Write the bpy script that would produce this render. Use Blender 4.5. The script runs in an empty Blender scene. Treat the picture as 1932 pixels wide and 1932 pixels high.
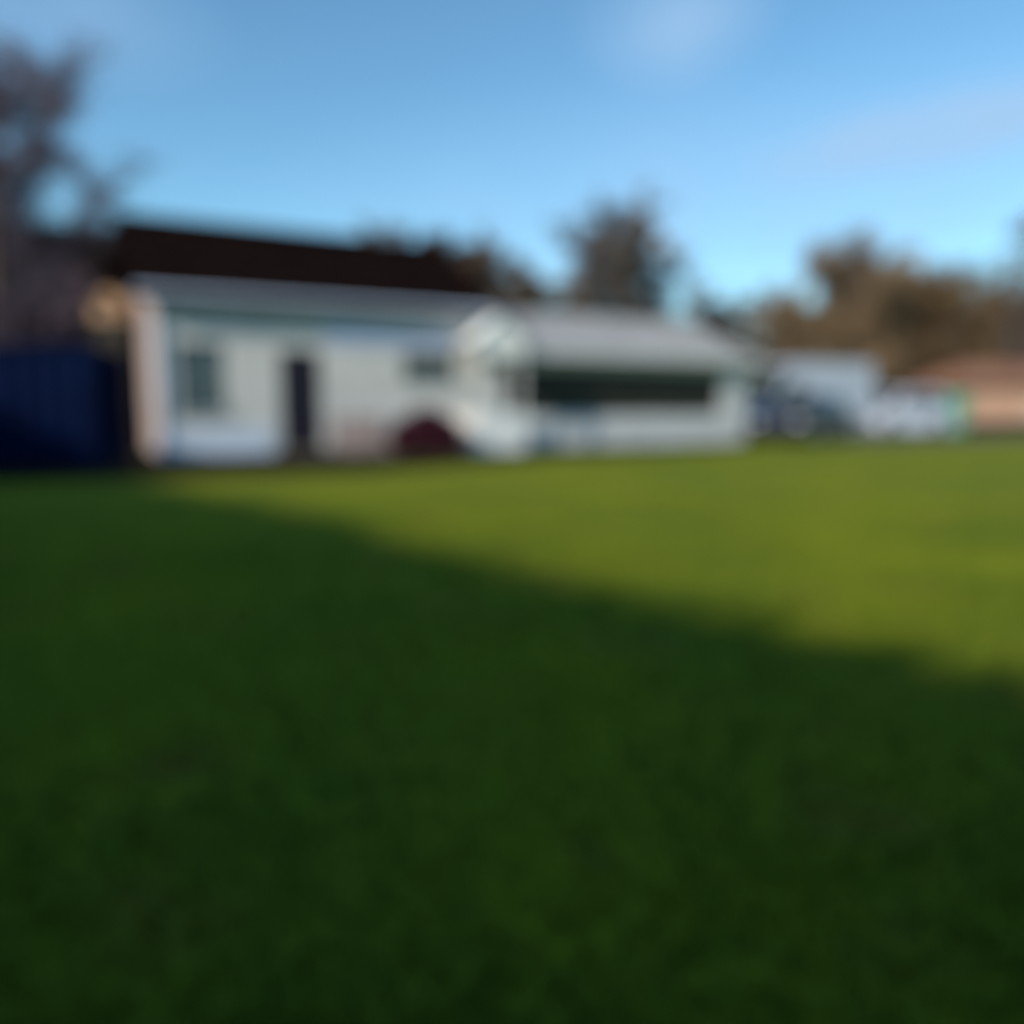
import bpy, bmesh, math, random
import numpy as np
from mathutils import Vector, Matrix
USE_DOF = True
R = math.radians
scene = bpy.context.scene
scene.view_settings.view_transform = 'Standard'
try: scene.view_settings.look = 'None'
except Exception: pass
scene.view_settings.exposure = 0

# ---------------------------------------------------------------- materials
def mat(name, col, rough=0.8, col2=None, scale=3.0, bump=0.0, bscale=None, metal=0.0, spec=0.3, stretch=(1,1,1), detail=6, lo=0.35, hi=0.65):
    m = bpy.data.materials.new(name); m.use_nodes = True
    nt = m.node_tree; b = nt.nodes['Principled BSDF']
    b.inputs['Base Color'].default_value = (*col, 1)
    b.inputs['Roughness'].default_value = rough
    b.inputs['Metallic'].default_value = metal
    b.inputs['Specular IOR Level'].default_value = spec
    tc = nt.nodes.new('ShaderNodeTexCoord'); mp = nt.nodes.new('ShaderNodeMapping')
    mp.inputs['Scale'].default_value = stretch
    nt.links.new(tc.outputs['Object'], mp.inputs['Vector'])
    n = nt.nodes.new('ShaderNodeTexNoise'); n.inputs['Scale'].default_value = scale; n.inputs['Detail'].default_value = detail
    nt.links.new(mp.outputs['Vector'], n.inputs['Vector'])
    r = nt.nodes.new('ShaderNodeValToRGB')
    if col2 is None: col2 = tuple(c*0.82 for c in col)
    r.color_ramp.elements[0].color = (*col2, 1); r.color_ramp.elements[0].position = lo
    r.color_ramp.elements[1].color = (*col, 1); r.color_ramp.elements[1].position = hi
    nt.links.new(n.outputs['Fac'], r.inputs['Fac']); nt.links.new(r.outputs['Color'], b.inputs['Base Color'])
    if bump > 0:
        n2 = nt.nodes.new('ShaderNodeTexNoise'); n2.inputs['Scale'].default_value = bscale or scale*6
        nt.links.new(mp.outputs['Vector'], n2.inputs['Vector'])
        bp = nt.nodes.new('ShaderNodeBump'); bp.inputs['Strength'].default_value = bump
        nt.links.new(n2.outputs['Fac'], bp.inputs['Height']); nt.links.new(bp.outputs['Normal'], b.inputs['Normal'])
    return m

def brickmat(name, c1, c2, mortar, scale=4.0):
    m = mat(name, c1, 0.9); nt = m.node_tree; b = nt.nodes['Principled BSDF']
    tc = nt.nodes.new('ShaderNodeTexCoord')
    sx = nt.nodes.new('ShaderNodeSeparateXYZ'); nt.links.new(tc.outputs['Object'], sx.inputs[0])
    ad = nt.nodes.new('ShaderNodeMath'); nt.links.new(sx.outputs[0], ad.inputs[0]); nt.links.new(sx.outputs[1], ad.inputs[1])
    cx = nt.nodes.new('ShaderNodeCombineXYZ'); nt.links.new(ad.outputs[0], cx.inputs[0]); nt.links.new(sx.outputs[2], cx.inputs[1])
    br = nt.nodes.new('ShaderNodeTexBrick'); br.inputs['Scale'].default_value = scale
    br.inputs['Color1'].default_value = (*c1,1); br.inputs['Color2'].default_value = (*c2,1); br.inputs['Mortar'].default_value = (*mortar,1)
    br.inputs['Mortar Size'].default_value = 0.015
    nt.links.new(cx.outputs[0], br.inputs['Vector']); nt.links.new(br.outputs['Color'], b.inputs['Base Color'])
    return m

M = {}
M['white'] = mat('white_render', (0.66,0.64,0.60), 0.85, (0.54,0.53,0.50), 1.6, 0.15, 30)
M['white2'] = mat('white_gloss_paint', (0.86,0.85,0.81), 0.5, (0.80,0.79,0.76), 3)
M['wingwhite'] = mat('off_white_wall_paint', (0.60,0.60,0.59), 0.8, (0.52,0.52,0.51), 2, 0.1)
M['plinth'] = mat('pale_blue_plinth_paint', (0.60,0.68,0.80), 0.8, (0.52,0.60,0.70), 2, 0.1)
M['pink'] = mat('pinkish_beige_render', (0.42,0.33,0.30), 0.9, (0.35,0.27,0.25), 2, 0.2, 25)
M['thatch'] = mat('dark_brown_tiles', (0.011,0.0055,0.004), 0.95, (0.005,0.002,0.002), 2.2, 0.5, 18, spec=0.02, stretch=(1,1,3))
M['grey'] = mat('pale_grey_sheet_roof', (0.31,0.315,0.32), 0.6, (0.26,0.26,0.26), 1.2, 0.1, 20)
M['facia'] = mat('lavender_white_fascia', (0.56,0.62,0.78), 0.6, (0.48,0.54,0.68), 2)
M['navy'] = mat('navy_container_paint', (0.0010,0.0075,0.040), 0.7, (0.0008,0.005,0.028), 1.5, spec=0.04)
M['door'] = mat('dark_purple_door_paint', (0.014,0.009,0.020), 0.5)
M['glass'] = mat('dark_window_glass', (0.03,0.04,0.04), 0.2, spec=0.5)
M['glasst'] = mat('teal_grey_window_glass', (0.05,0.085,0.10), 0.2, spec=0.5)
M['interior'] = mat('olive_dark_glass', (0.028,0.026,0.018), 0.45, spec=0.2)
M['tan'] = mat('tan_timber', (0.50,0.32,0.18), 0.8, (0.42,0.26,0.14), 3, stretch=(6,6,1))
M['shadewood'] = mat('shade_dark_timber', (0.045,0.04,0.03), 0.9, (0.03,0.028,0.02), 3, stretch=(6,6,1))
M['bark'] = mat('grey_brown_bark', (0.13,0.095,0.07), 0.95, (0.06,0.045,0.035), 4, 0.4, 20)
M['twig'] = mat('purple_brown_twigs', (0.19,0.15,0.19), 0.95, (0.12,0.09,0.12), 0.8, spec=0.1)
M['twigg'] = mat('grey_brown_twigs', (0.22,0.18,0.16), 0.95, (0.13,0.105,0.095), 0.8, spec=0.1)
M['twigb'] = mat('warm_brown_twigs', (0.26,0.175,0.10), 0.95, (0.13,0.085,0.052), 0.5, spec=0.1)
M['twigk'] = mat('dark_brown_twigs', (0.085,0.05,0.032), 0.95, (0.04,0.024,0.018), 0.5, spec=0.1)
M['twigd'] = mat('dark_brown_hedge_leaves', (0.095,0.058,0.028), 0.95, (0.03,0.022,0.014), 0.7, spec=0.1)
M['maroon'] = mat('maroon_leaves', (0.085,0.014,0.034), 0.8, (0.04,0.008,0.018), 3, spec=0.2)
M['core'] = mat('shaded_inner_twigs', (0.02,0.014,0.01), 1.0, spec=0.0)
M['soil'] = mat('dark_soil', (0.034,0.026,0.012), 1.0, (0.018,0.015,0.007), 2.5, 0.6, 20, spec=0.03)
M['gravel'] = mat('gravel_drive', (0.16,0.14,0.11), 1.0, (0.10,0.085,0.07), 4, 0.5, 60, spec=0.1)
M['tanbrick'] = brickmat('tan_brick', (0.50,0.29,0.19), (0.44,0.25,0.165), (0.42,0.31,0.25))
M['clay'] = mat('clay_roof_tiles', (0.26,0.13,0.08), 0.9, (0.19,0.09,0.055), 3, 0.3, 20)
M['silver'] = mat('silver_van_paint', (0.36,0.40,0.46), 0.45, (0.32,0.36,0.42), 1, metal=0.0, spec=0.4)
M['carnavy'] = mat('dark_navy_car_paint', (0.02,0.025,0.045), 0.3, (0.017,0.02,0.04), 1, spec=0.5)
M['carwhite'] = mat('white_car_paint', (0.64,0.66,0.74), 0.35, (0.60,0.62,0.70), 1, spec=0.5)
M['tyre'] = mat('tyre_rubber', (0.02,0.02,0.02), 0.9)
M['rim'] = mat('alloy_rim', (0.45,0.45,0.46), 0.35, metal=0.7)
M['lampg'] = mat('clear_headlight', (0.6,0.62,0.65), 0.15, spec=0.6)
M['lampr'] = mat('red_tail_light', (0.35,0.01,0.01), 0.2, spec=0.6)
M['green'] = mat('mint_green_plastic', (0.12,0.36,0.22), 0.5, (0.10,0.30,0.18), 2)
M['steel'] = mat('galvanised_steel', (0.35,0.36,0.37), 0.4, metal=0.8)
M['dframe']=mat('dark_window_frame',(0.05,0.05,0.045),.6)
M['gframe']=mat('grey_window_frame',(0.30,0.34,0.36),.6)
M['ivy']=mat('dark_evergreen_leaves',(0.04,0.06,0.02),.8,(0.02,0.035,0.012),1.0)

def grassmat(name, ca, cb, cc, n1s=0.55):
    gm = bpy.data.materials.new(name); gm.use_nodes = True
    nt = gm.node_tree; b = nt.nodes['Principled BSDF']; b.inputs['Roughness'].default_value = 0.9; b.inputs['Specular IOR Level'].default_value = 0.05
    tc = nt.nodes.new('ShaderNodeTexCoord')
    n1 = nt.nodes.new('ShaderNodeTexNoise'); n1.inputs['Scale'].default_value = n1s; n1.inputs['Detail'].default_value = 4
    n2 = nt.nodes.new('ShaderNodeTexNoise'); n2.inputs['Scale'].default_value = 14; n2.inputs['Detail'].default_value = 8
    nt.links.new(tc.outputs['Object'], n1.inputs['Vector']); nt.links.new(tc.outputs['Object'], n2.inputs['Vector'])
    r1 = nt.nodes.new('ShaderNodeValToRGB'); r1.color_ramp.elements[0].color = (*ca,1); r1.color_ramp.elements[0].position=.40
    r1.color_ramp.elements[1].color = (*cb,1); r1.color_ramp.elements[1].position=.60
    nt.links.new(n1.outputs['Fac'], r1.inputs['Fac'])
    # brownish worn patches
    n3 = nt.nodes.new('ShaderNodeTexNoise'); n3.inputs['Scale'].default_value = 1.7; n3.inputs['Detail'].default_value = 3
    nt.links.new(tc.outputs['Object'], n3.inputs['Vector'])
    r3 = nt.nodes.new('ShaderNodeValToRGB'); r3.color_ramp.elements[0].color=(0,0,0,1); r3.color_ramp.elements[0].position=.56; r3.color_ramp.elements[1].color=(.7,.7,.7,1); r3.color_ramp.elements[1].position=.70
    nt.links.new(n3.outputs['Fac'], r3.inputs['Fac'])
    m3 = nt.nodes.new('ShaderNodeMix'); m3.data_type='RGBA'; m3.inputs['B'].default_value=(*cc,1)
    nt.links.new(r3.outputs['Color'], m3.inputs['Factor']); nt.links.new(r1.outputs['Color'], m3.inputs['A'])
    r2 = nt.nodes.new('ShaderNodeValToRGB'); r2.color_ramp.elements[0].color = (0.65,0.65,0.65,1); r2.color_ramp.elements[0].position=.3
    r2.color_ramp.elements[1].color = (1.1,1.1,1.1,1); r2.color_ramp.elements[1].position=.65
    nt.links.new(n2.outputs['Fac'], r2.inputs['Fac'])
    mx = nt.nodes.new('ShaderNodeMix'); mx.data_type='RGBA'; mx.blend_type='MULTIPLY'; mx.inputs['Factor'].default_value=1
    nt.links.new(m3.outputs['Result'], mx.inputs['A']); nt.links.new(r2.outputs['Color'], mx.inputs['B'])
    nt.links.new(mx.outputs['Result'], b.inputs['Base Color'])
    return gm
M['grass'] = grassmat('lawn_grass',(0.135,0.175,0.012),(0.200,0.220,0.010),(0.16,0.14,0.02))
M['blade'] = grassmat('grass_blades',(0.085,0.14,0.015),(0.165,0.215,0.018),(0.15,0.12,0.03),.9)

# ---------------------------------------------------------------- helpers
def link(o, parent=None):
    scene.collection.objects.link(o)
    if parent is not None: o.parent = parent
    return o
def mesh_obj(name, verts, faces, material, parent=None, smooth=False, bevel=0.0):
    me = bpy.data.meshes.new(name); me.from_pydata([tuple(v) for v in verts], [], faces); 
    bm = bmesh.new(); bm.from_mesh(me); bmesh.ops.recalc_face_normals(bm, faces=bm.faces)
    if bevel > 0:
        bmesh.ops.bevel(bm, geom=[e for e in bm.edges if len(e.link_faces)==2 and e.calc_face_angle(0)>0.5], offset=bevel, segments=2, affect='EDGES', clamp_overlap=True)
    bm.to_mesh(me); bm.free()
    me.materials.append(material)
    if smooth:
        for p in me.polygons: p.use_smooth = True
    return link(bpy.data.objects.new(name, me), parent)
def fast_mesh(name, V, F, material, parent=None):
    V = np.asarray(V, dtype=np.float32); F = np.asarray(F, dtype=np.int32); k = F.shape[1]
    me = bpy.data.meshes.new(name)
    me.vertices.add(len(V)); me.vertices.foreach_set('co', V.ravel())
    me.loops.add(F.size); me.loops.foreach_set('vertex_index', F.ravel())
    me.polygons.add(len(F)); me.polygons.foreach_set('loop_start', np.arange(0,F.size,k,dtype=np.int32))
    me.polygons.foreach_set('loop_total', np.full(len(F),k,dtype=np.int32))
    me.update(calc_edges=True); me.validate()
    me.materials.append(material)
    return link(bpy.data.objects.new(name, me), parent)
class Geo:
    def __init__(s): s.v=[]; s.f=[]
    def add(s, vs, fs):
        o=len(s.v); s.v += [tuple(v) for v in vs]; s.f += [tuple(i+o for i in f) for f in fs]
    def box(s, a, b):
        x0,y0,z0=a; x1,y1,z1=b
        s.add([(x0,y0,z0),(x1,y0,z0),(x1,y1,z0),(x0,y1,z0),(x0,y0,z1),(x1,y0,z1),(x1,y1,z1),(x0,y1,z1)],
              [(0,3,2,1),(4,5,6,7),(0,1,5,4),(1,2,6,5),(2,3,7,6),(3,0,4,7)])
    def cyl(s, c, r, h, axis='z', n=24):
        vs=[]
        for k in (0,1):
            for i in range(n):
                a=2*math.pi*i/n; p=(r*math.cos(a), r*math.sin(a), k*h)
                if axis=='y': p=(p[0],p[2],p[1])
                if axis=='x': p=(p[2],p[0],p[1])
                vs.append((p[0]+c[0],p[1]+c[1],p[2]+c[2]))
        s.add(vs,[tuple(range(n)),tuple(range(n,2*n))]+[(i,(i+1)%n,n+(i+1)%n,n+i) for i in range(n)])
    def prism(s, poly, y0, y1, axis='y'):
        n=len(poly)
        def P(a,z,y): return (a,y,z) if axis=='y' else (y,a,z)
        s.add([P(a,z,y0) for a,z in poly]+[P(a,z,y1) for a,z in poly],
              [tuple(range(n)),tuple(range(2*n-1,n-1,-1))]+[(i,(i+1)%n,n+(i+1)%n,n+i) for i in range(n)])
    def obj(s, name, material, parent=None, bevel=0.0, smooth=False):
        return mesh_obj(name, s.v, s.f, material, parent, smooth, bevel)
def box(name, a, b, material, parent=None, bevel=0.0):
    g=Geo(); g.box(a,b); return g.obj(name, material, parent, bevel)
def thing(name, loc, rot, label, cat, group=None):
    e = bpy.data.objects.new(name, None); e.location = loc; e.rotation_euler = (0,0,rot); e.empty_display_size=0.3
    link(e); e['label']=label; e['category']=cat
    if group: e['group']=group
    return e
def wall_open(g, x0, x1, z0, z1, y0, y1, ops):
    xs=sorted({x0,x1,*[o[0] for o in ops],*[o[1] for o in ops]}); zs=sorted({z0,z1,*[o[2] for o in ops],*[o[3] for o in ops]})
    def solid(i,j):
        if i<0 or j<0 or i>=len(xs)-1 or j>=len(zs)-1: return False
        cx=(xs[i]+xs[i+1])/2; cz=(zs[j]+zs[j+1])/2
        return not any(o[0]<cx<o[1] and o[2]<cz<o[3] for o in ops)
    for i in range(len(xs)-1):
        for j in range(len(zs)-1):
            if not solid(i,j): continue
            a,b_,c,d=xs[i],xs[i+1],zs[j],zs[j+1]
            g.add([(a,y0,c),(b_,y0,c),(b_,y0,d),(a,y0,d)],[(0,1,2,3)])
            g.add([(a,y1,c),(b_,y1,c),(b_,y1,d),(a,y1,d)],[(3,2,1,0)])
            if not solid(i-1,j): g.add([(a,y0,c),(a,y0,d),(a,y1,d),(a,y1,c)],[(0,1,2,3)])
            if not solid(i+1,j): g.add([(b_,y0,c),(b_,y0,d),(b_,y1,d),(b_,y1,c)],[(3,2,1,0)])
            if not solid(i,j-1): g.add([(a,y0,c),(b_,y0,c),(b_,y1,c),(a,y1,c)],[(3,2,1,0)])
            if not solid(i,j+1): g.add([(a,y0,d),(b_,y0,d),(b_,y1,d),(a,y1,d)],[(0,1,2,3)])
def window(parent, x0,x1,z0,z1, y, glass, nx=2, nz=1, frame=None, t=.055, sill=True):
    frame=frame or M['white2']
    w = box('window',(x0+.02,y+.10,z0+.02),(x1-.02,y+.13,z1-.02),glass,parent)
    g=Geo()
    g.box((x0+.003,y+.06,z0+.003),(x0+t,y+.095,z1-.003)); g.box((x1-t,y+.06,z0+.003),(x1-.003,y+.095,z1-.003))
    g.box((x0+t,y+.06,z0+.003),(x1-t,y+.095,z0+t)); g.box((x0+t,y+.06,z1-t),(x1-t,y+.095,z1-.003))
    for i in range(1,nx):
        c=x0+(x1-x0)*i/nx; g.box((c-t*.4,y+.063,z0+t),(c+t*.4,y+.092,z1-t))
    for j in range(1,nz):
        c=z0+(z1-z0)*j/nz; g.box((x0+t,y+.066,c-.018),(x1-t,y+.089,c+.018))
    g.obj('frame',frame,w)
    if sill: box('sill',(x0-.06,y-.06,z0-.055),(x1+.06,y+.055,z0-.002),frame,w)
    return w
def at(px, depth): return ((px-966)/1502*depth, depth, 0)

# ---------------------------------------------------------------- ground
g = mesh_obj('ground',[(-400,-400,0),(400,-400,0),(400,600,0),(-400,600,0)],[(0,1,2,3)],M['grass']); g['kind']='structure'; g['label']='wide mown lawn of green grass'
P0 = Vector((-7.6,17.2,0)); U = Vector((0.885,0.466,0)).normalized(); NB = Vector((-U.y,U.x,0)); TH = math.atan2(U.y,U.x)
def W(s,t,z=0): return P0+U*s+NB*t+Vector((0,0,z))
def strip(name, pts, z, material, label):
    o=mesh_obj(name,[(p[0],p[1],z) for p in pts],[tuple(range(len(pts)))],material); o['kind']='structure'; o['label']=label; return o
strip('flower_bed_soil',[at(-700,10.6),at(0,10.9),at(300,11.5),at(560,12.3),at(780,13.6),at(900,14.8),at(1100,17.8),at(1400,21.6),W(17.3,-.3),W(17.3,7),W(-12,7)],.006,M['soil'],'bare dark soil strip along the building')
strip('gravel_drive',[W(17.4,-1.6),W(24,-2.2),W(42,-3),W(42,9),W(17.4,6)],.010,M['gravel'],'gravel drive where the vehicles are parked')

# ---------------------------------------------------------------- cottage
L=7.6; D=6.0; EV=3.66; RG=5.5
h = thing('white_cottage', P0, TH, 'long white rendered cottage with dark brown tiled roof','house')
g=Geo(); ops=[(.45,1.45,.95,2.45),(2.6,3.55,0,2.38),(5.6,7.0,1.75,2.4)]
wall_open(g,0,L,0,EV,0,.25,ops)
g.obj('wall',M['white'],h)
g=Geo(); g.prism([(0.252,0),(D,0),(D,EV),(D/2,RG-.25),(0.252,EV-.02)],-.02,.23,axis='x')
g.obj('gable_wall',M['pink'],h)['label']='pinkish beige rendered gable end wall'
g=Geo(); g.prism([(0.252,0),(D,0),(D,EV),(D/2,RG-.25),(0.252,EV-.02)],L-.25,L,axis='x')
g.obj('gable_wall',M['white'],h)
box('rear_wall',(.235,D-.25,0),(L-.252,D-.003,EV-.1),M['white'],h)
def roof(name,parent,x0,x1,d,ev,rg,ov,th,material,sag=0.0,nx=24,ny=10):
    vs=[];fs=[]; random.seed(3)
    sl=(rg-ev)/(d/2)
    for side in (0,1):
        o=len(vs)
        for lay in (0,1):
            for i in range(nx+1):
                for j in range(ny+1):
                    x=x0+(x1-x0)*i/nx; y=-ov+(d/2+ov)*j/ny; z=rg-(d/2-y)*sl - (th if lay else 0) - sag*math.sin(math.pi*i/nx)*(j/ny)
                    if not lay: z+= .02*random.random() if 0<j<ny else 0
                    if side: y=d-y
                    vs.append((x,y,z+.12))
        n1=(nx+1)*(ny+1)
        idx=lambda l,i,j:o+l*n1+i*(ny+1)+j
        for l in (0,1):
            for i in range(nx):
                for j in range(ny): fs.append((idx(l,i,j),idx(l,i+1,j),idx(l,i+1,j+1),idx(l,i,j+1)))
        for i in range(nx):
            fs.append((idx(0,i,0),idx(1,i,0),idx(1,i+1,0),idx(0,i+1,0)))
        for j in range(ny):
            fs.append((idx(0,0,j),idx(0,0,j+1),idx(1,0,j+1),idx(1,0,j))); fs.append((idx(0,nx,j),idx(1,nx,j),idx(1,nx,j+1),idx(0,nx,j+1)))
    return mesh_obj(name,vs,fs,material,parent)
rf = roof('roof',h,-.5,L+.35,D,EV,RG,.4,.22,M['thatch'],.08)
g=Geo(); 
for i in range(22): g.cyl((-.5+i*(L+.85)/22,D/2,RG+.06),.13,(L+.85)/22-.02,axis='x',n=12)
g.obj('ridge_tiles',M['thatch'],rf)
box('fascia',(-.3,-.37,EV-.36),(L+.25,-.31,EV-.16),M['facia'],h)
g=Geo(); g.cyl((-.35,-.45,EV-.21),.06,L+.6,axis='x',n=12); g.obj('gutter',M['facia'],h)
g=Geo(); g.cyl((.08,-.06,.0),.04,EV-.3,n=10); g.obj('downpipe',M['facia'],h)
window(h,.45,1.45,.95,2.45,0,M['glasst'],2,2,M['gframe'],.05)
window(h,5.6,7.0,1.75,2.4,0,M['glass'],3,1,M['gframe'],.04)
d=box('door',(2.62,.03,.02),(3.53,.08,2.36),M['door'],h)
for i,(a,b_,c,e_) in enumerate([(2.66,3.04,.15,1.0),(3.11,3.49,.15,1.0),(2.66,3.04,1.15,2.2),(3.11,3.49,1.15,2.2)]):
    box('door_panel',(a,.008,c),(b_,.028,e_),M['door'],d)
g=Geo(); g.cyl((3.44,-.03,1.07),.025,.05,axis='y',n=12); g.box((3.35,-.04,1.055),(3.45,-.025,1.085)); g.obj('handle',M['steel'],d)
box('door_step',(2.45,-.45,0),(3.70,-.005,.12),M['gravel'],h,.01)
box('plinth',(.0,-.025,0),(2.42,-.003,.62),M['plinth'],h)
box('painted_board',(3.66,-.03,2.52),(7.0,-.003,2.98),M['facia'],h)
box('plinth',(3.75,-.02,0.01),(5.0,-.003,.85),M['pink'],h)['label']='pinkish beige lower wall panel'

# porch
ph = thing('white_porch', W(7.12,-1.05), TH, 'white gabled porch with half height side walls','porch')
g=Geo()
g.prism([(-.05,2.3),(1.25,2.3),(1.25,2.7),(.6,3.22),(-.05,2.7)],0,.08); g.obj('gable',M['white2'],ph)
box('front_wall',(-.1,-.04,0),(1.3,.10,.98),M['white2'],ph)
for x in (-.04,1.17): box('post',(x,0.01,.98),(x+.07,.08,2.3),M['wingwhite'],ph)
box('side_wall',(-.1,.1,.0),(-.02,1.04,.96),M['wingwhite'],ph); box('side_wall',(1.22,.1,0),(1.3,1.04,.96),M['wingwhite'],ph)
g=Geo(); g.prism([(-.12,2.68),(.6,3.3),(1.32,2.68),(1.32,2.62),(.6,3.235),(-.12,2.62)],-.08,1.04); g.obj('roof',M['white2'],ph)

# extension
EX=W(L+.1,0); L2=9.1; E2=2.6; R2=3.85; D2=5.6
e = thing('white_extension', EX, TH, 'low white single storey wing with long dark windows','house')
g=Geo(); ops=[(.65,8.15,.88,2.17)]
wall_open(g,0,L2,0,E2,0.02,.22,ops)
for x in (0,L2-.2): g.prism([(.222,0),(D2-.002,0),(D2-.002,E2),(D2/2,R2-.07),(.222,E2)],x,x+.2,axis='x')
g.box((.202,D2-.2,0),(L2-.202,D2-.004,E2-.02))
g.obj('wall',M['wingwhite'],e)
for a,b_ in ((.652,3.2),(3.203,5.7),(5.703,8.148)): window(e,a,b_,.882,2.168,.02,M['interior'],4,1,M['dframe'],.035,False)
g=Geo(); za=E2-.05; zr=R2+.1
g.prism([(-.4,za),(D2/2,zr),(D2+.4,za),(D2+.4,za-.12),(D2/2,zr-.12),(-.4,za-.12)],.0,L2+.25,axis='x')
rf=g.obj('roof',M['grey'],e)
g=Geo()
for i in range(30):
    x=.1+i*.31
    g.add([(x,-.4,za+.003),(x+.03,-.4,za+.003),(x+.03,D2/2,zr+.003),(x,D2/2,zr+.003),(x,-.4,za+.04),(x+.03,-.4,za+.04),(x+.03,D2/2,zr+.04),(x,D2/2,zr+.04)],[(0,1,2,3),(4,5,6,7),(0,1,5,4),(2,3,7,6),(1,2,6,5),(3,0,4,7)])
g.obj('roof_rib',M['grey'],rf)
box('fascia',(0.03,-.43,E2-.2),(L2+.23,-.404,E2-.04),M['wingwhite'],e)
box('plinth',(.0,-.02,0.0),(L2,.017,.75),M['wingwhite'],e)

# ---------------------------------------------------------------- container
c = thing('shipping_container', (-7.8,12.9,0), R(12), 'navy blue corrugated steel storage container on the grass','container')
cw=2.2; ch=2.08
def corr(x0,x1,y,z0,z1,amp,n,axis='x'):
    vs=[];fs=[]; N=n*4; prof=[0,1,1,0]
    for i in range(N+1):
        a=x0+(x1-x0)*i/N; q=y+amp*prof[i%4]
        for z in (z0,z1): vs.append((a,q,z) if axis=='x' else (q,a,z))
    for i in range(N): fs.append((2*i,2*i+2,2*i+3,2*i+1))
    return vs,fs
X0,X1=-5.0,1.0
g=Geo(); g.add(*corr(X0+.1,X1-.1,.03,.2,ch-.12,.035,18)); g.add(*corr(X0+.1,X1-.1,cw-.06,.2,ch-.12,.035,18)); g.add(*corr(.1,cw-.1,X1-.06,.2,ch-.12,.035,6,'y')); g.add(*corr(.1,cw-.1,X0+.03,.2,ch-.12,.035,6,'y'))
g.obj('wall',M['navy'],c)
g=Geo()
for x in (X0,X1-.12):
    for y in (0,cw-.12): g.box((x,y,.05),(x+.12,y+.12,ch))
for y in (.005,cw-.095):
    g.box((X0+.12,y,.08),(X1-.12,y+.09,.2)); g.box((X0+.12,y,ch-.12),(X1-.12,y+.09,ch-.005))
for x in (X0+.005,X1-.095):
    g.box((x,.12,.08),(x+.09,cw-.12,.2)); g.box((x,.12,ch-.12),(x+.09,cw-.12,ch-.005))
g.obj('frame',M['navy'],c,.008)
box('roof',(X0+.09,.09,ch-.06),(X1-.09,cw-.09,ch-.02),M['navy'],c)
for y in (.5,.9,1.3,1.7):
    g=Geo(); g.cyl((X1+.0,y,.2),.02,ch-.4,n=10); g.obj('locking_bar',M['navy'],c)

# ---------------------------------------------------------------- shed
s = thing('garden_shed', (-10.75,20.9,0), R(-8), 'narrow shed with shade painted dark below a tan timber gable','shed')
box('wall',(0,0,0),(.85,1.8,3.3),M['shadewood'],s)  # dark lower wall: shade below the sunlit gable is put into the colour
g=Geo(); g.prism([(-.02,3.3),(.87,3.3),(.87,3.78),(.42,4.0),(-.02,3.78)],-.03,1.8); g.obj('gable',M['tan'],s)
g=Geo(); g.prism([(-.08,3.76),(.42,4.06),(.93,3.76),(.93,3.70),(.42,4.0),(-.08,3.70)],-.06,1.95); g.obj('roof',M['tan'],s)
box('door',(.1,-.04,.05),(.75,-.004,2.0),M['shadewood'],s)

# ---------------------------------------------------------------- foliage masses
def leafy(name, lobes, n, size, material, seed, core=True, parent=None):
    rnd=np.random.RandomState(seed); lob=np.array(lobes,dtype=float)
    vol=lob[:,3]*lob[:,4]*lob[:,5]; pick=rnd.choice(len(lob),n,p=(vol**.67)/(vol**.67).sum())
    d=rnd.normal(size=(n,3)); d/=np.linalg.norm(d,axis=1)[:,None]
    rr=.72+.36*rnd.rand(n)**1.3
    P=lob[pick,:3]+d*lob[pick,3:]*rr[:,None]
    P[:,2]=np.abs(P[:,2])
    a=rnd.normal(size=(n,3)); a/=np.linalg.norm(a,axis=1)[:,None]
    b_=np.cross(a,rnd.normal(size=(n,3))); b_/=np.linalg.norm(b_,axis=1)[:,None]
    sz=(size*(.6+.8*rnd.rand(n)))[:,None]
    V=np.stack([P-a*sz,P+b_*sz*.5,P+a*sz,P-b_*sz*.5],1).reshape(-1,3); F=np.arange(4*n).reshape(n,4)
    return fast_mesh(name,V,F,material,parent)
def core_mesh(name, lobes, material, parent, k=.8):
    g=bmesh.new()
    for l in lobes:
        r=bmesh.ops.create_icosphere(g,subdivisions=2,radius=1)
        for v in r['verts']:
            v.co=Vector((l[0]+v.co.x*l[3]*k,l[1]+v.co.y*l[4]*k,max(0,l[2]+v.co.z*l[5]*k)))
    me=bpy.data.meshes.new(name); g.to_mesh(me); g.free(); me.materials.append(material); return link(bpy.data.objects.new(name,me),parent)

# unseen evergreen hedge added out of view, shaped to throw the lawn shadow
SD = Vector((-.68,-.733,0)).normalized(); ELEV=28
n_=Vector((.78,.62,0)).normalized(); t_=Vector((-n_.y,n_.x,0)); 
HH=6.3; sh=HH/math.tan(R(ELEV))
A0=Vector((.11,4.87,0))+SD*sh
bn = thing('shadow_caster_hedge', A0 - t_*18, math.atan2(t_.y,t_.x), 'unseen very tall evergreen hedge, uneven top shaped for the lawn shadow','hedge')
rnd=random.Random(21); lobes=[]
for i in range(92):
    top=HH+.06*math.sin(i*.45)+.07*math.sin(i*.19+1)+rnd.uniform(-.07,.07)
    for z in (1.0,2.4,3.8,top-1.0): lobes.append((i*.48,rnd.uniform(-.12,.12),z,1.0,1.1,1.02))
leafy('crown',lobes,80000,.10,M['ivy'],22,parent=bn); core_mesh('inner_branches',lobes,M['core'],bn,.86)

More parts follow.
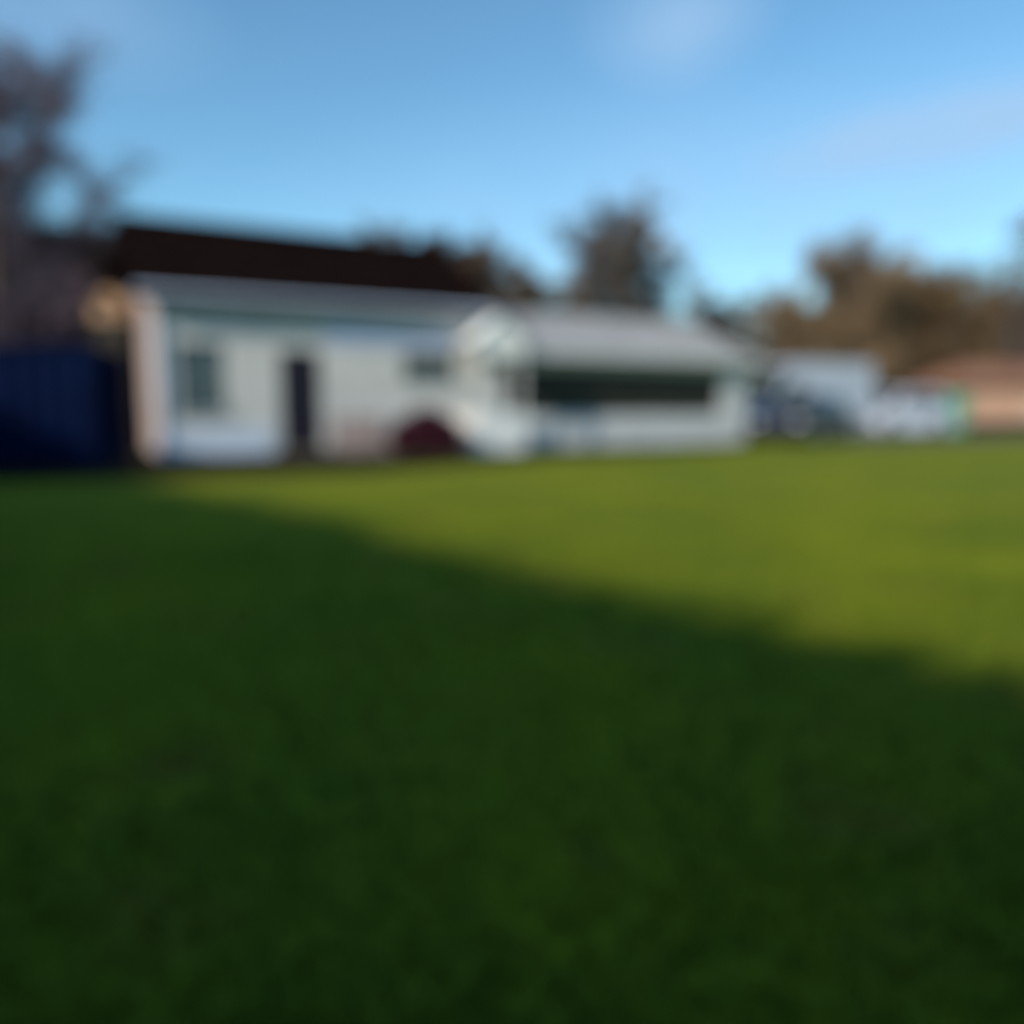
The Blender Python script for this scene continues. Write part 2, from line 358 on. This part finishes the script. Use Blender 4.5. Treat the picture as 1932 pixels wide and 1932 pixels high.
# ---------------------------------------------------------------- bungalow
bg = thing('brick_bungalow', (22.2,39.5,0), R(2), 'low tan brick bungalow with an orange clay tile roof','house')
g=Geo(); ops=[(3.2,4.4,.9,2.0),(6.2,7.2,0,2.05),(8.8,10.4,.9,2.0)]
wall_open(g,0,14,0,2.4,0,.25,ops); g.box((0,.252,0),(.25,6,2.4)); g.box((13.75,.252,0),(14,6,2.4)); g.box((.252,5.75,0),(13.748,5.998,2.4)); g.obj('wall',M['tanbrick'],bg)
window(bg,*ops[0],0,M['tan'],2,2); window(bg,*ops[2],0,M['glass'],3,2)
box('door',(6.22,.08,.02),(7.18,.13,2.03),M['white2'],bg)
vs=[(-.4,-.4,2.3),(14.4,-.4,2.3),(14.4,6.4,2.3),(-.4,6.4,2.3),(1.6,3,3.5),(12.4,3,3.5)]; vs+=[(x,y,2.18) for x,y,z in vs[:4]]
mesh_obj('roof',vs,[(0,1,5,4),(1,2,5),(2,3,4,5),(3,0,4),(0,1,7,6),(1,2,8,7),(2,3,9,8),(3,0,6,9),(6,7,8,9)],M['clay'],bg)

# ---------------------------------------------------------------- vehicles
def vehicle(name, loc, rot, label, cat, paint, prof, cab, width, wheels, wr, lampz, L, group='vehicles parked on the drive'):
    v = thing(name, loc, rot, label, cat, group)
    hw=width/2; zb=.24
    poly=list(prof)
    bottom=[]
    for wx in sorted(wheels):
        n=8; bottom += [(wx-(wr+.06)*math.cos(math.pi*i/n), zb+(wr+.10)*math.sin(math.pi*i/n)*1.0+(.0 if i in(0,n) else .02)) for i in range(n+1)]
    poly = poly + bottom
    g=Geo(); g.prism(poly,-hw,hw)
    xb0,xt0,xt1,xb1,z0,z1,ins=cab
    bw=hw-.03; tw=hw-ins
    cv=[(xb0,-bw,z0),(xb0,bw,z0),(xb1,bw,z0),(xb1,-bw,z0),(xt0,-tw,z1),(xt0,tw,z1),(xt1,tw,z1),(xt1,-tw,z1)]
    g.add(cv,[(0,3,2,1),(4,5,6,7),(0,1,5,4),(1,2,6,5),(2,3,7,6),(3,0,4,7)])
    g.obj('body',paint,v,.045)
    C=[Vector(p) for p in cv]
    def pane(nm,a,b,c_,d_,u0,u1,w0,w1):
        def P(u,w): return (a.lerp(b,u)).lerp(d_.lerp(c_,u),w)
        nrm=(b-a).cross(d_-a).normalized(); ctr=(a+c_)/2; mid=sum(C,Vector())/8
        if nrm.dot(ctr-mid)<0: nrm=-nrm
        pts=[P(u0,w0),P(u1,w0),P(u1,w1),P(u0,w1)]
        pts=[p+nrm*.010 for p in pts]+[p-nrm*.006 for p in pts]
        mesh_obj(nm,pts,[(0,1,2,3),(7,6,5,4),(0,1,5,4),(1,2,6,5),(2,3,7,6),(3,0,4,7)],M['glass'],v)
    pane('windscreen',C[0],C[1],C[5],C[4],.07,.93,.12,.9)
    pane('rear_window',C[3],C[2],C[6],C[7],.08,.92,.2,.88)
    if 'van' in name: segs=[(.03,.22)]
    else: segs=[(.05,.47),(.51,.93)]
    for u0,u1 in segs:
        pane('side_window',C[0],C[3],C[7],C[4],u0,u1,.14 if 'van' not in name else .12,.86 if 'van' not in name else .5)
        pane('side_window',C[1],C[2],C[6],C[5],u0,u1,.14 if 'van' not in name else .12,.86 if 'van' not in name else .5)
    for wx in wheels:
        for sgn in (-1,1):
            y0 = sgn*(hw-.2)
            t=Geo(); t.cyl((wx,min(y0,y0+sgn*.21),wr),wr,.21,axis='y',n=28)
            w_=bpy.data.objects.new('wheel',None); link(w_,v)
            t.obj('tyre',M['tyre'],w_,.02)
            t=Geo(); ya=sgn*(hw+.012); t.cyl((wx,min(ya,ya+sgn*.012),wr),wr*.62,.012,axis='y',n=24)
            for k in range(5):
                a=2*math.pi*k/5
                t.add([(wx+math.cos(a-.15)*.04,ya+sgn*.02,wr+math.sin(a-.15)*.04),(wx+math.cos(a-.15)*wr*.58,ya+sgn*.02,wr+math.sin(a-.15)*wr*.58),(wx+math.cos(a+.15)*wr*.58,ya+sgn*.02,wr+math.sin(a+.15)*wr*.58),(wx+math.cos(a+.15)*.04,ya+sgn*.02,wr+math.sin(a+.15)*.04)],[(0,1,2,3)])
            t.obj('rim',M['rim'],w_)
    xf=max(p[0] for p in prof); xr=min(p[0] for p in prof)
    for sgn in (-1,1):
        y=sgn*(hw-.22)
        box('headlight',(xf-.16,y-.16,lampz-.07),(xf+.006,y+.16,lampz+.07),M['lampg'],v,.02)
        box('tail_light',(xr-.006,y+.04*sgn-.12,lampz-.02),(xr+.1,y+.04*sgn+.12,lampz+.2),M['lampr'],v,.02)
        box('door_mirror',(xb0-.35,sgn*(hw+.09)-.09,z0-.02),(xb0-.22,sgn*(hw+.09)+.09,z0+.14),paint,v,.02)
    box('bumper',(xf-.05,-hw+.08,.28),(xf+.03,hw-.08,.45),M['tyre'],v,.02)
    box('bumper',(xr-.03,-hw+.08,.30),(xr+.05,hw-.08,.47),M['tyre'],v,.02)
    return v
vehicle('parked_car', at(1512,26.0), R(228), 'dark navy hatchback car parked on the drive','car', M['carnavy'],
   [(2.0,.24),(2.05,.55),(1.95,.78),(1.0,.95),(-1.85,1.0),(-2.0,.8),(-2.0,.24)], (1.15,.35,-1.45,-1.9,.95,1.5,.26),1.75,[-1.25,1.3],.31,.68,4.0)
vehicle('panel_van', at(1510,29.8), R(198), 'pale silver grey panel van with a high roof','van', M['silver'],
   [(2.6,.24),(2.65,.7),(2.5,1.05),(1.9,1.25),(-2.5,1.28),(-2.55,.8),(-2.55,.24)], (1.95,1.15,-2.4,-2.48,1.2,2.75,.16),2.0,[-1.6,1.65],.36,.85,5.2)
vehicle('parked_car', at(1688,31.0), R(205), 'white family car with tall cabin on the drive','car', M['carwhite'],
   [(2.05,.24),(2.1,.6),(2.0,.85),(1.1,1.05),(-1.9,1.1),(-2.05,.85),(-2.05,.24)], (1.25,.55,-1.7,-1.95,1.05,1.75,.22),1.82,[-1.3,1.35],.33,.75,4.1)
wb=thing('wheelie_bin', at(1795,34.5), R(15), 'mint green plastic wheelie bin beside the drive','bin'); wb.scale=(1.2,1.2,1.4)
g=Geo(); g.add([(-.24,-.27,.06),(.24,-.27,.06),(.24,.27,.06),(-.24,.27,.06),(-.31,-.36,1.12),(.31,-.36,1.12),(.31,.36,1.12),(-.31,.36,1.12)],[(0,3,2,1),(4,5,6,7),(0,1,5,4),(1,2,6,5),(2,3,7,6),(3,0,4,7)]); g.obj('body',M['green'],wb,.03)
g=Geo(); g.add([(-.34,-.40,1.125),(.34,-.40,1.125),(.34,.40,1.125),(-.34,.40,1.125),(-.30,-.33,1.2),(.30,-.33,1.2),(.30,.36,1.26),(-.30,.36,1.26)],[(0,3,2,1),(4,5,6,7),(0,1,5,4),(1,2,6,5),(2,3,7,6),(3,0,4,7)]); g.obj('lid',M['green'],wb,.02)
for x in (-.3,.24): 
    g=Geo(); g.cyl((x,.32,.12),.12,.06,axis='x',n=20); g.obj('wheel',M['tyre'],wb)
g=Geo(); g.cyl((-.25,.45,1.1),.02,.5,axis='x',n=10); g.obj('handle',M['green'],wb)

# ---------------------------------------------------------------- trees
def tube(V,F,p,q,r0,r1,n):
    d=(q-p).normalized(); a=d.orthogonal().normalized(); b_=d.cross(a); o=len(V)
    for (c,r) in ((p,r0),(q,r1)):
        for i in range(n):
            t=2*math.pi*i/n; V.append(tuple(c+a*(r*math.cos(t))+b_*(r*math.sin(t))))
    for i in range(n): F.append((o+i,o+(i+1)%n,o+n+(i+1)%n,o+n+i))
def tree(loc, H, rad, seed, label, twig, ntw=22, tw=.02, limbs=11, subs=12, base=.2, trunk_r=None):
    rnd=random.Random(seed); tr=trunk_r or H*.018
    t=thing('bare_tree', loc, rnd.uniform(0,6), label, 'tree','leafless winter trees')
    V=[];F=[]; CV=[];CF=[]
    def path(p,d,Ln,r0,r1,n,segs,wob,up,V,F):
        pts=[p.copy()]
        for i in range(segs):
            d=(d+Vector((rnd.uniform(-wob,wob),rnd.uniform(-wob,wob),rnd.uniform(-wob,wob)+up))).normalized()
            q=p+d*Ln/segs; tube(V,F,p,q,r0+(r1-r0)*i/segs,r0+(r1-r0)*(i+1)/segs,n); p=q; pts.append(p.copy())
        return pts,d
    tp,_=path(Vector((0,0,-.1)),Vector((0,0,1)),H*.8,tr*1.25,tr*.2,8,9,.07,.1,V,F)
    for k in range(limbs):
        f=base+(1-base)*(k+.5)/limbs*.95; idx=f*9; i=min(int(idx),8); p=tp[i].lerp(tp[i+1],idx-i)
        an=k*2.4+rnd.uniform(-.4,.4); el=rnd.uniform(.2,.5)+.6*f
        d=Vector((math.cos(an)*math.cos(el),math.sin(an)*math.cos(el),math.sin(el)))
        for st in range(60):
            q=p+d*(.12*st*rad/2)
            if ((q.x**2+q.y**2)/rad**2+((q.z-.55*H)/(.45*H))**2)>1: break
        Ln=max(1.0,(q-p).length*rnd.uniform(.8,.97))
        lp,ld=path(p,d,Ln,tr*(.5-.3*f),tr*.06,6,6,.16,.05,V,F)
        for m in range(subs):
            g_=.12+.88*(m+.5)/subs; ix=g_*6; ii=min(int(ix),5); pp=lp[ii].lerp(lp[ii+1],ix-ii)
            dd=(ld*.6+Vector((rnd.gauss(0,.8),rnd.gauss(0,.8),rnd.gauss(0.05,.6)))).normalized()
            SL=rad*rnd.uniform(.24,.46)
            sp,sd_=path(pp,dd,SL,tr*.08,tr*.015,3,4,.28,.03,CV,CF)
            for w in range(ntw):
                h_=rnd.uniform(.1,1)*4; jj=min(int(h_),3); p3=sp[jj].lerp(sp[jj+1],h_-jj)
                d3=(sd_*.6+Vector((rnd.gauss(0,.75),rnd.gauss(0,.75),rnd.gauss(.2,.6)))).normalized()
                l3=rnd.uniform(.3,1.0)*rad*.28; s_=d3.cross(Vector((rnd.random(),rnd.random(),rnd.random()+.1))).normalized()*tw
                mid=p3+d3*l3*.5+Vector((rnd.gauss(0,.06),rnd.gauss(0,.06),rnd.gauss(0,.06)))
                o=len(CV); CV += [tuple(p3-s_*.5),tuple(p3+s_*.5),tuple(mid+s_*.4),tuple(mid-s_*.4),tuple(p3+d3*l3)]
                CF.append((o,o+1,o+2,o+3)); CF.append((o+3,o+2,o+4))
    mesh_obj('trunk',V,F,M['bark'],t,smooth=True)
    me=bpy.data.meshes.new('crown')
    me.from_pydata(CV,[],CF); me.materials.append(twig); link(bpy.data.objects.new('crown',me),t)
    return t
T1='tall leafless tree with fine purple grey twigs behind the container'
tree((-13.9,21.5,0),11.2,3.8,1,T1,M['twig'],34,.034,15,15,.15)
tree((-16.6,24.0,0),12.2,4.0,2,T1,M['twig'],34,.034,14,14,.15)
Tb='leafless brown tree standing beyond the building'
tree(at(745,38),10.7,2.2,11,Tb,M['twigg'],30,.05,12,12)
tree(at(660,42),10.2,2.8,12,Tb,M['twigk'],28,.05,11,12)
tree(at(820,38),9.6,2.8,13,Tb,M['twigk'],42,.075,14,14,.06)
tree(at(885,37),8.9,2.6,31,Tb,M['twigk'],42,.075,14,14,.06)
tree(at(935,36),8.9,2.0,14,'slim grey leafless tree behind the cottage roof',M['twigg'],38,.06,13,13,.06)
tree(at(1000,40),8.2,2.8,32,Tb,M['twigb'],38,.07,13,13,.06)
tree(at(1070,41),8.3,2.6,15,Tb,M['twigb'],34,.07,12,13,.06)
tree(at(1150,38),11.0,3.1,16,'tall dense brown leafless tree behind the low wing',M['twigg'],40,.065,16,15,.08)
tree(at(1190,42),11.3,3.1,17,Tb,M['twigb'],38,.07,15,14,.08)
tree(at(1330,48),7.8,3.4,18,Tb,M['twigg'],32,.07,12,12,.08)
tree(at(1590,46),10.6,3.9,19,'broad rounded brown leafless tree beyond the vehicles',M['twigb'],42,.075,17,16,.06)
tree(at(1690,50),10.2,3.8,20,Tb,M['twigb'],38,.08,15,14,.06)
tree(at(1770,48),8.9,3.8,21,Tb,M['twigb'],38,.08,15,14,.06)
tree(at(1860,50),8.6,3.8,22,Tb,M['twigb'],38,.08,15,14,.06)
tree(at(1960,46),12.0,3.4,23,'tall greyish leafless tree behind the bungalow',M['twigg'],34,.07,14,13,.1)

rnd=random.Random(5)
hd=thing('tall_hedge',(-15.5,25.2,0),R(6),'tall dark brown overgrown hedge behind the container','hedge')
lobes=[(-9+i*.95+rnd.uniform(-.2,.2), rnd.uniform(-.3,.3), 1.2+j*1.5, .95, 1.0, 1.15+rnd.uniform(-.1,.2)) for i in range(14) for j in range(4)]
lobes=[(l[0],l[1],min(l[2],5.9),*l[3:]) for l in lobes]
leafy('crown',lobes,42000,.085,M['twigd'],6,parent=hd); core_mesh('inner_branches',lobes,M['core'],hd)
p=W(5.85,-.95); sb=thing('maroon_shrub',p,0,'rounded dark maroon leafed shrub against the white wall','shrub')
lobes=[(-.1,0,.46,.85,.55,.52),(-.6,.05,.32,.42,.4,.40),(.45,-.05,.36,.42,.4,.44),(.0,.0,.68,.50,.45,.42)]
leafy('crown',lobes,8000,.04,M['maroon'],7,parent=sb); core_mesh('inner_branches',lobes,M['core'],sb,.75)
V=[];F=[]
for k in range(7):
    a=k*.9; tube(V,F,Vector((0,0,-.02)),Vector((.4*math.cos(a),.35*math.sin(a),.6)),.025,.01,5)
mesh_obj('stem',V,F,M['bark'],sb)
lobes=[]; rnd=random.Random(9)
for i in range(85):
    x=-22+i*.9; hgt=8.1+.4*math.sin(i*.6)+rnd.uniform(-.5,.6)
    if x<1: hgt+=2.0
    if 12<x<17: hgt-=.3
    if x>18: hgt+=1.2
    lobes += [(x,60+rnd.uniform(-3,3),hgt*.5,1.6,2,hgt*.5)]
wd=leafy('woodland',lobes,120000,.20,M['twigb'],10); wd['kind']='stuff'; wd['label']='distant band of brown leafless woodland'; wd['category']='woodland'
lobes=[(18.5+i*.55, 36.8+rnd.uniform(-.15,.15)-i*.02, .22, .5,.45,.32+rnd.uniform(-.08,.1)) for i in range(34)]
lh=thing('low_hedge',(0,0,0),0,'low clipped dark green hedge in front of the bungalow','hedge')
leafy('crown',lobes,16000,.05,mat('low_hedge_leaves',(0.09,0.08,0.025),.8,(0.04,0.04,0.015),3),12,parent=lh); core_mesh('inner_branches',lobes,M['core'],lh)

# ---------------------------------------------------------------- grass blades
rs=np.random.RandomState(4); N=100000
dep=1.0+9.5*rs.rand(N)**1.6; lat=(rs.rand(N)*2-1)*(dep*.75+.6)
base=np.stack([lat,dep,np.zeros(N)],1)
ang=rs.rand(N)*2*np.pi; hh=(.016+.026*rs.rand(N))*(1+.02*dep); wd_=(.0022+.0012*rs.rand(N))*(1+.22*dep)
fade=np.clip((10.5-dep)/6,0.12,1); hh*=fade
sx=np.stack([np.cos(ang),np.sin(ang),np.zeros(N)],1)*wd_[:,None]
lean=np.stack([rs.normal(size=N)*.6,rs.normal(size=N)*.6,np.ones(N)],1)*hh[:,None]
tip=base+lean
V=np.stack([base-sx,base+sx,tip+sx*.15,tip-sx*.15],1).reshape(-1,3); F=np.arange(4*N).reshape(N,4)
gb=fast_mesh('grass',V,F,M['blade']); gb['kind']='stuff'; gb['label']='short green grass blades of the lawn'; gb['category']='grass'

# ---------------------------------------------------------------- world
w=bpy.data.worlds.new('World'); scene.world=w; w.use_nodes=True; nt=w.node_tree
bgd=nt.nodes['Background']; sky=nt.nodes.new('ShaderNodeTexSky'); sky.sky_type='NISHITA'; sky.sun_disc=False
sky.sun_elevation=R(ELEV); sky.sun_rotation=math.atan2(SD.x,SD.y)%(2*math.pi); sky.air_density=1.0; sky.dust_density=0.3; sky.ozone_density=1.5
hs=nt.nodes.new('ShaderNodeHueSaturation'); hs.inputs['Saturation'].default_value=1.05; hs.inputs['Value'].default_value=1.5
nt.links.new(sky.outputs['Color'],hs.inputs['Color'])
tn=nt.nodes.new('ShaderNodeMix'); tn.data_type='RGBA'; tn.blend_type='MULTIPLY'; tn.inputs['Factor'].default_value=1; tn.inputs['B'].default_value=(.56,.78,.80,1)
nt.links.new(hs.outputs['Color'],tn.inputs['A'])
geo=nt.nodes.new('ShaderNodeTexCoord')
nz=nt.nodes.new('ShaderNodeTexNoise'); nz.inputs['Scale'].default_value=7; nz.inputs['Detail'].default_value=6; nz.inputs['Roughness'].default_value=.55
nt.links.new(geo.outputs['Generated'],nz.inputs['Vector'])
def pxdir(px,py):
    x=(px-966)/1502; y=(966-py)/1502; a=R(7.26); v=Vector((x, math.cos(a)+math.sin(a)*y, y*math.cos(a)-math.sin(a))); return v.normalized()
def mathn(op,a,b=None,clamp=False):
    m=nt.nodes.new('ShaderNodeMath'); m.operation=op; m.use_clamp=clamp
    for i,q in enumerate((a,b)):
        if q is None: continue
        if isinstance(q,(int,float)): m.inputs[i].default_value=q
        else: nt.links.new(q,m.inputs[i])
    return m.outputs[0]
tot=None
for (px,py,rx,rz,amt) in [(1275,45,.09,.055,.75),(1850,215,.13,.03,.7),(1680,275,.12,.03,.6),(90,10,.14,.06,.35),(1450,400,.5,.12,.5)]:
    dv=pxdir(px,py)
    vm=nt.nodes.new('ShaderNodeVectorMath'); vm.operation='SUBTRACT'; nt.links.new(geo.outputs['Generated'],vm.inputs[0]); vm.inputs[1].default_value=dv
    v2=nt.nodes.new('ShaderNodeVectorMath'); v2.operation='MULTIPLY'; nt.links.new(vm.outputs[0],v2.inputs[0]); v2.inputs[1].default_value=(1/rx,1/(rx*1.5),1/rz)
    v3=nt.nodes.new('ShaderNodeVectorMath'); v3.operation='LENGTH'; nt.links.new(v2.outputs[0],v3.inputs[0])
    f=mathn('SUBTRACT',1.25,v3.outputs['Value'],True); f=mathn('MULTIPLY',f,amt)
    tot=f if tot is None else mathn('ADD',tot,f,True)
nn=mathn('MULTIPLY_ADD',nz.outputs['Fac'],1.6); nn.node.inputs[2].default_value=.0; nn.node.use_clamp=True
fac=mathn('MULTIPLY',tot,nn,True)
mx=nt.nodes.new('ShaderNodeMix'); mx.data_type='RGBA'; mx.inputs['B'].default_value=(2.6,4.1,6.0,1)
nt.links.new(fac,mx.inputs['Factor']); nt.links.new(tn.outputs['Result'],mx.inputs['A'])
nt.links.new(mx.outputs['Result'],bgd.inputs['Color']); bgd.inputs['Strength'].default_value=.15

sd=bpy.data.lights.new('Sun','SUN'); sd.energy=4.8; sd.angle=R(1.2); sd.color=(1,.90,.77)
so=bpy.data.objects.new('Sun',sd); link(so)
dirv=Vector((SD.x*math.cos(R(ELEV)),SD.y*math.cos(R(ELEV)),math.sin(R(ELEV))))
so.rotation_euler=dirv.to_track_quat('Z','Y').to_euler(); so.location=(-20,-15,20)

cd=bpy.data.cameras.new('Camera'); cam=bpy.data.objects.new('Camera',cd); link(cam)
cam.location=(0,0,1.0); cam.rotation_euler=(R(90-7.26),0,0); cd.lens=28; cd.sensor_width=36; cd.clip_end=3000; cd.clip_start=.02
if USE_DOF:
    cd.dof.use_dof=True; cd.dof.focus_distance=.3; cd.dof.aperture_fstop=2.1
scene.camera=cam
